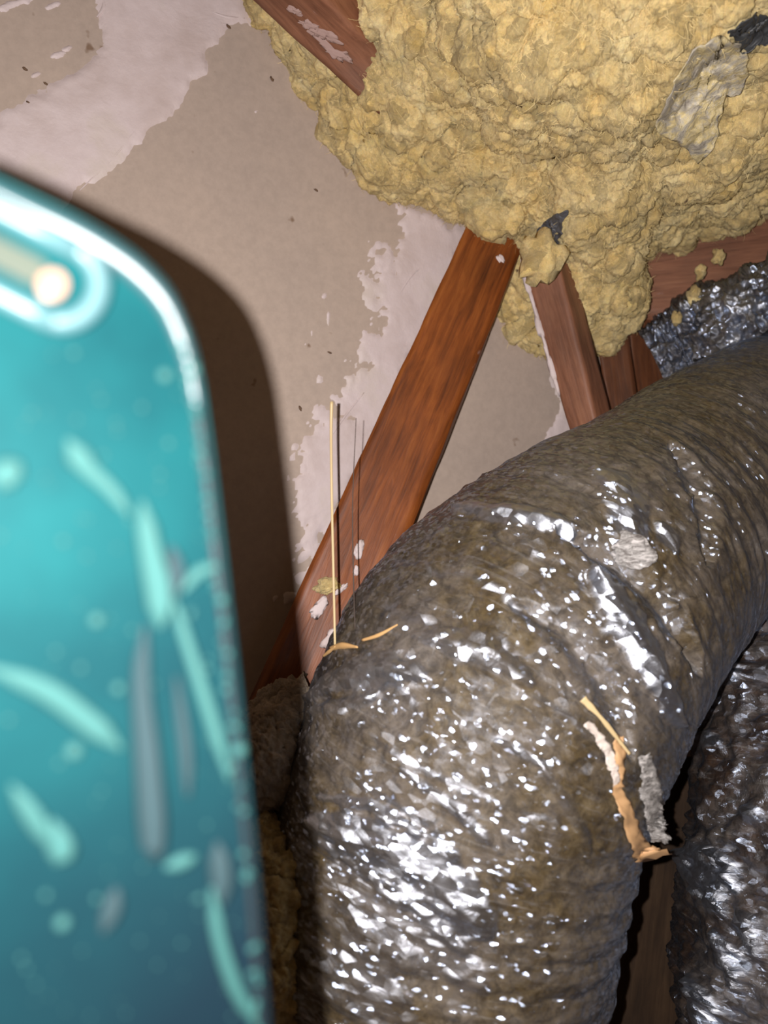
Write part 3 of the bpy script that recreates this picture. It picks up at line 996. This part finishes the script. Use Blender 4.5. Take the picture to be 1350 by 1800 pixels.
# crumpled bright foil collar behind the bend, upper right
ctrl3 = [P(1148, 640, 0.70), P(1210, 610, 0.69), P(1290, 580, 0.665), P(1400, 545, 0.645), P(1500, 520, 0.63), P(1640, 490, 0.61), P(1760, 470, 0.60)]
me3, DV3 = duct_mesh('foil_sleeve', ctrl3, [0.040, 0.044, 0.044, 0.046, 0.046, 0.046, 0.046], 360, 220, 77, 0.02,
                     [([(1260, 530), (1300, 535), (1340, 532)], 0.012, 0.004, 1.0), ([(1280, 580), (1310, 600)], 0.008, 0.004, 1.0), ([(1190, 545), (1240, 520), (1330, 500)], 0.006, 0.003, 0.9)],
                     rib=0.001, wr=0.008, sag=0.008)
collar = empty('foil_collar', P(1300, 600, 0.665), 'crumpled bright foil sleeve behind the bend of the large duct', 'foil')
link('foil_sleeve', me3, M_FOIL, collar)

# tufts of wool caught on the joist and the foil collar
for k, (u, v, d, a, lab) in enumerate([(1222, 522, .648, 11, 'lowest yellow wool tuft caught between joist and crumpled foil'), (1232, 480, .655, 8, 'tiny yellow tuft clinging to the reddish joist'),
                                       (1262, 452, .652, 10, 'yellow wool tuft on the joist just under the slope'), (952, 452, .585, 34, 'fat yellow wool tuft over the top end of the pale red post'), (1190, 560, .640, 9, 'yellow wool scrap sitting on the crumpled foil')]):
    s = a / F * d
    o = blob('wool_tuft', P(u, v, d), [np.array([s, 0, s * .5]), np.array([0, s, 0]), np.array([-s * .3, 0, s * 1.3])], M_WOOL, None, 20 + k, 0.5, 3)
    prop(o, lab, 'tuft')

# ------------------------------------------------------------------ wool and batts beside the duct at lower left
hr = [[P(330, 1400, .49), P(420, 1428, .49), P(500, 1440, .49), P(560, 1445, .50), P(575, 1445, .51)],
      [P(330, 1430, .42), P(420, 1460, .415), P(490, 1470, .42), P(545, 1475, .435), P(570, 1475, .50)],
      [P(330, 1530, .39), P(420, 1540, .385), P(490, 1550, .39), P(540, 1560, .42), P(575, 1560, .50)],
      [P(330, 1680, .375), P(420, 1690, .37), P(500, 1690, .38), P(545, 1690, .41), P(575, 1690, .50)],
      [P(330, 1900, .37), P(420, 1900, .365), P(500, 1900, .375), P(550, 1900, .40), P(580, 1900, .50)]]
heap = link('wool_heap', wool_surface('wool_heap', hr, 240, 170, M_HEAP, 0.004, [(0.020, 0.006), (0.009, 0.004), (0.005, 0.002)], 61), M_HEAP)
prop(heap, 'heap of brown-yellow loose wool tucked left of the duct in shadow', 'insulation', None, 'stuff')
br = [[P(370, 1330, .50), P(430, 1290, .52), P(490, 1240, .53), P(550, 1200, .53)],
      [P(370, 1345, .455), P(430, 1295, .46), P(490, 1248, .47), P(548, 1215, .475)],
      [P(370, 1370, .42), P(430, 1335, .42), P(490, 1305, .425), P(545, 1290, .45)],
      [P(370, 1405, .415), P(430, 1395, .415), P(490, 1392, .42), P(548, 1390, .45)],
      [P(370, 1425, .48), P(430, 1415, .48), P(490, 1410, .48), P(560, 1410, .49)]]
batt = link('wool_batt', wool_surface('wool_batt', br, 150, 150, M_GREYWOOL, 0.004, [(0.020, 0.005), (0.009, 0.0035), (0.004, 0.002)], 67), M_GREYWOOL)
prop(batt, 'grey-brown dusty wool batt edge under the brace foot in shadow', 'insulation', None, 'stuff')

# brown board in the gap between the ducts
board('timber_plank', (P(1040, 1330, 0.675), P(1350, 1330, 0.685), P(1352, 1330, 0.71)), (P(960, 1960, 0.645), P(1290, 1960, 0.655), P(1292, 1960, 0.68)), M_DUSTY,
      'dusty dark brown plank in the gap between the two ducts', 'plank', 8)

# ------------------------------------------------------------------ scrap of plastic sheet on the wool
M_SHEET = None
def m_sheet():
    m, nt, b = mat('dusty_plastic_sheet')
    c = coords(nt)
    col = ramp(nt, noise(nt, c, 55, 6, 0.7, 0.6), [(0.36, (0.30, 0.26, 0.22)), (0.46, (0.50, 0.45, 0.36)), (0.56, (0.72, 0.58, 0.28)), (0.68, (0.80, 0.72, 0.60))])
    nt.links.new(col, b.inputs['Base Color'])
    b.inputs['Roughness'].default_value = 0.32
    nt.links.new(bump(nt, noise(nt, c, 90, 6, 0.65, 1.0), 0.004, 0.6), b.inputs['Normal'])
    return m
def draped(name, outline, ni, off, material, seed, crumple=0.003):
    """A crumpled sheet with a ragged outline, resting on the wool, solidified."""
    cu = np.mean([q[0] for q in outline]); cv = np.mean([q[1] for q in outline])
    loop = catmull(np.array([list(q) + [0] for q in outline + outline[:1]]), 72)[:, :2]
    rings = 22
    V = []
    for i in range(rings):
        t = i / (rings - 1)
        for u, v in loop:
            uu, vv = cu + (u - cu) * t, cv + (v - cv) * t
            pts = [hit(WOOL_BVH, uu + a, vv + b_)[0] for a, b_ in ((0, 0), (14, 0), (-14, 0), (0, 14), (0, -14))]
            pts = [q for q in pts if q is not None]
            d = np.mean([q[1] for q in pts]) if pts else 0.5
            V.append(P(uu, vv, d - off))
    V = np.array(V)
    V[:, 1] -= crumple * (1 - np.abs(fbm(V * 60, 4, seed, 0.6)) * 1.5)
    V += 0.0015 * np.stack([fbm(V * 140 + s, 3, seed + s) for s in range(3)], 1)
    me = grid_mesh(name, V, rings, 72, wrap_j=True)
    o = link(name, me, material)
    md = o.modifiers.new('thickness', 'SOLIDIFY')
    md.thickness = 0.0006
    return o
o = draped('plastic_sheet', [(1268, 70), (1300, 78), (1312, 120), (1300, 165), (1275, 175), (1262, 215), (1255, 255), (1232, 288), (1212, 268), (1175, 245), (1152, 226), (1165, 195),
                             (1185, 150), (1210, 105), (1240, 82)], 0, 0.009, m_sheet(), 31)
prop(o, 'crumpled dusty clear plastic scrap hanging on the yellow wool at upper right', 'plastic sheet')
o = draped('plastic_sheet', [(1278, 62), (1310, 40), (1345, 22), (1380, 30), (1375, 75), (1330, 82), (1300, 92)], 0, 0.008,
           m_plain('black_plastic', (0.05, 0.052, 0.055), 0.4, 0.5), 35, 0.004)
prop(o, 'torn black plastic scrap on the wool at the upper right edge', 'plastic sheet')
o = draped('plastic_sheet', [(956, 392), (975, 378), (998, 374), (988, 395), (985, 420), (972, 440), (955, 428), (945, 405)], 0, 0.006,
           m_plain('grey_plastic', (0.085, 0.085, 0.095), 0.5, 0.4), 37, 0.003)
prop(o, 'dark grey plastic scrap poking out of the wool above the post', 'plastic sheet')

# ------------------------------------------------------------------ teal phone held close to the lens
PN = nrm([0.5, -1.0, 0.0])
PP = np.array([0.0, 0.1344, H])
def ph(u, v, off=0.0):
    return on_plane(u, v, PP + PN * off, PN)
def m_phone():
    m, nt, b = mat('teal_phone_back')
    c = coords(nt)
    col = ramp(nt, noise(nt, c, 26, 4, 0.6), [(0.35, (0.0012, 0.0150, 0.0175)), (0.65, (0.0018, 0.0245, 0.0265))])
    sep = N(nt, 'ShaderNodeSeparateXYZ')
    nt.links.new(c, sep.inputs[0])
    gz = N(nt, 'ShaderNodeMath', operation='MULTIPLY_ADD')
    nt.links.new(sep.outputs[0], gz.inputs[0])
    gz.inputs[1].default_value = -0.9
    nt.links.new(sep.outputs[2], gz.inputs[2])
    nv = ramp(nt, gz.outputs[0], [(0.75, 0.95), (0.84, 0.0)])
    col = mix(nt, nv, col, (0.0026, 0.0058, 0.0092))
    nt.links.new(col, b.inputs['Base Color'])
    b.inputs['Roughness'].default_value = 0.55
    b.inputs['Specular IOR Level'].default_value = 0.012
    return m
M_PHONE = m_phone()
M_RIM = m_plain('pale_case_lip', (0.011, 0.025, 0.028), 0.4, 0.3)
M_LINT = m_plain('pale_lint', (0.011, 0.038, 0.036), 0.8, 0.1)
M_LINTG = m_plain('grey_lint', (0.007, 0.0150, 0.0175), 0.8, 0.1)
phone = empty('phone', ph(200, 1500), 'teal phone with rounded corner and linty back, close and blurred at left', 'phone')
outline = [(-160, 280), (-60, 322), (40, 370), (120, 408), (186, 446), (238, 484), (282, 532), (312, 594), (332, 668), (346, 760), (358, 850), (372, 970), (386, 1090), (399, 1210),
           (412, 1340), (426, 1480), (440, 1640), (455, 1830), (480, 2050), (300, 2100), (0, 2120), (-200, 2100)]
oc = catmull(np.array([list(q) + [0] for q in outline[:19]]), 90)[:, :2].tolist() + [list(q) for q in outline[19:]]
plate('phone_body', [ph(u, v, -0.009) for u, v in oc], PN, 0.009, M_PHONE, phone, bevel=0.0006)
rim_px = catmull(np.array([list(q) + [0] for q in outline[:19]]), 70)[:, :2]
strand('case_lip', [ph(u + 5, v - 1, 0.0002) for u, v in rim_px[:34]], [0.0016, 0.0017, 0.0020, 0.0019, 0.0015, 0.0008], M_RIM, phone, 10, 120, 1.0)['label'] = 'pale case lip round the corner'
M_EDGE = m_plain('grey_case_edge', (0.0065, 0.0085, 0.0098), 0.5, 0.1)  # case lip is pale round the corner, greyer down the side
strand('case_lip', [ph(u + 6, v, 0.0002) for u, v in rim_px[33:]], [0.0008, 0.0007, 0.0006, 0.0006], M_EDGE, phone, 8, 120, 1.0)['label'] = 'greyish case edge'
M_RING = m_plain('pale_bump_ring', (0.026, 0.055, 0.060), 0.4, 0.2)

def pill(c0, c1, hw, n=40):
    c0, c1 = np.array(c0, float), np.array(c1, float)
    a = math.atan2(c1[1] - c0[1], c1[0] - c0[0])
    out = []
    for t in np.linspace(-math.pi / 2, math.pi / 2, n // 2):
        out.append((c1[0] + hw * math.cos(a + t), c1[1] + hw * math.sin(a + t)))
    for t in np.linspace(math.pi / 2, 3 * math.pi / 2, n // 2):
        out.append((c0[0] + hw * math.cos(a + t), c0[1] + hw * math.sin(a + t)))
    return out
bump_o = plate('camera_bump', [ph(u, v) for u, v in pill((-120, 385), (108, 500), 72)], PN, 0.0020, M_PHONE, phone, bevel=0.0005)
rp = pill((-120, 385), (108, 500), 66)
strand('bump_rim', [ph(u, v, 0.0021) for u, v in rp + rp[:1]], [0.0016, 0.0016], M_RING, bump_o, 10, 120)
plate('lens_window', [ph(u, v, 0.0020) for u, v in pill((-120, 386), (60, 478), 24)], PN, 0.0006, m_plain('cream_lens_window', (0.022, 0.027, 0.021), 0.4, 0.1), bump_o)['label'] = 'cream strip of the camera window'
q = [ph(92 + 27 * math.cos(t), 502 + 27 * math.sin(t), 0.0021) for t in np.linspace(0, 2 * math.pi, 25)[:-1]]
plate('flash_lens', q, PN, 0.0008, m_plain('flash_diffuser', (0.12, 0.065, 0.042), 0.35, 0.3), bump_o, bevel=0.0003)['label'] = 'warm white flash lens'

for pts, wd, mt in [
        ([(-30, 1170), (80, 1215), (150, 1265), (215, 1318)], [1.8, 2.2, 2.2, 2.2], M_LINT),
        ([(250, 880), (262, 960), (278, 1040), (282, 1105)], [1.9, 2.2, 2.6, 2.4], M_LINT),
        ([(118, 772), (150, 820), (195, 862), (228, 905)], [2.2, 1.6, 1.4, 1.2], M_LINT),
        ([(-20, 835), (20, 832), (40, 836)], [2.5, 2.6, 2.2], M_LINT),
        ([(300, 1040), (335, 1150), (370, 1260), (405, 1375)], [1.1, 1.2, 1.3, 1.3], M_LINT),
        ([(372, 1560), (385, 1650), (415, 1740), (455, 1810)], [1.3, 1.4, 1.5, 1.4], M_LINT),
        ([(320, 1040), (350, 1005), (385, 995)], [1.0, 1.1, 1.0], M_LINT),
        ([(300, 960), (310, 1010), (300, 1060)], [1.3, 1.4, 1.0], M_LINTG),
        ([(255, 1100), (248, 1200), (258, 1330), (268, 1480), (262, 1500)], [1.4, 1.8, 2.4, 2.6, 2.0], M_LINTG),
        ([(90, 1440), (105, 1490), (100, 1520)], [2.0, 2.6, 2.2], M_LINT),
        ([(20, 1380), (60, 1440), (90, 1490)], [1.6, 1.9, 1.6], M_LINT),
        ([(310, 1190), (325, 1310), (330, 1400)], [1.0, 1.2, 1.0], M_LINTG),
        ([(290, 1525), (320, 1515), (345, 1505)], [1.2, 1.4, 1.2], M_LINT),
        ([(382, 1480), (388, 1540), (392, 1590)], [2.0, 2.2, 1.8], M_LINTG),
        ([(180, 1640), (195, 1600), (205, 1560)], [1.4, 1.7, 1.4], M_LINTG)]:
    strand('lint_strand', [ph(u, v, 0.0012) for u, v in pts], [0.0003] + [x * 0.00085 for x in wd] + [0.0003], mt, phone, 8, 40, 0.4)
bm = bmesh.new()
for k in range(230):
    t = RNG.random()
    if k < 130:       # along the case lip
        j = RNG.randrange(24, 69)
        u, v = rim_px[j] + np.array([RNG.uniform(-6, 10), RNG.uniform(-9, 9)])
        off, r = 0.0012, RNG.uniform(0.0002, 0.0007)
    else:
        v = RNG.uniform(620, 1790)
        u = RNG.uniform(0, 330 + (v - 600) * 0.09)
        off, r = 0.0003, RNG.uniform(0.00015, 0.0006)
    bmesh.ops.create_icosphere(bm, subdivisions=1, radius=r, matrix=Matrix.Translation(Vector(ph(u, v, off))))
for u, v, r in [(110, 1622, 0.0011), (420, 1318, 0.0012), (170, 1090, 0.0010), (208, 1210, 0.0008), (340, 650, 0.0010), (130, 1320, 0.0012), (290, 660, 0.0010)]:
    bmesh.ops.create_icosphere(bm, subdivisions=2, radius=r, matrix=Matrix.Translation(Vector(ph(u, v, 0.0006))))
me = bpy.data.meshes.new('dust')
bm.to_mesh(me)
bm.free()
o = link('dust', me, M_LINT, phone)
o['kind'] = 'stuff'
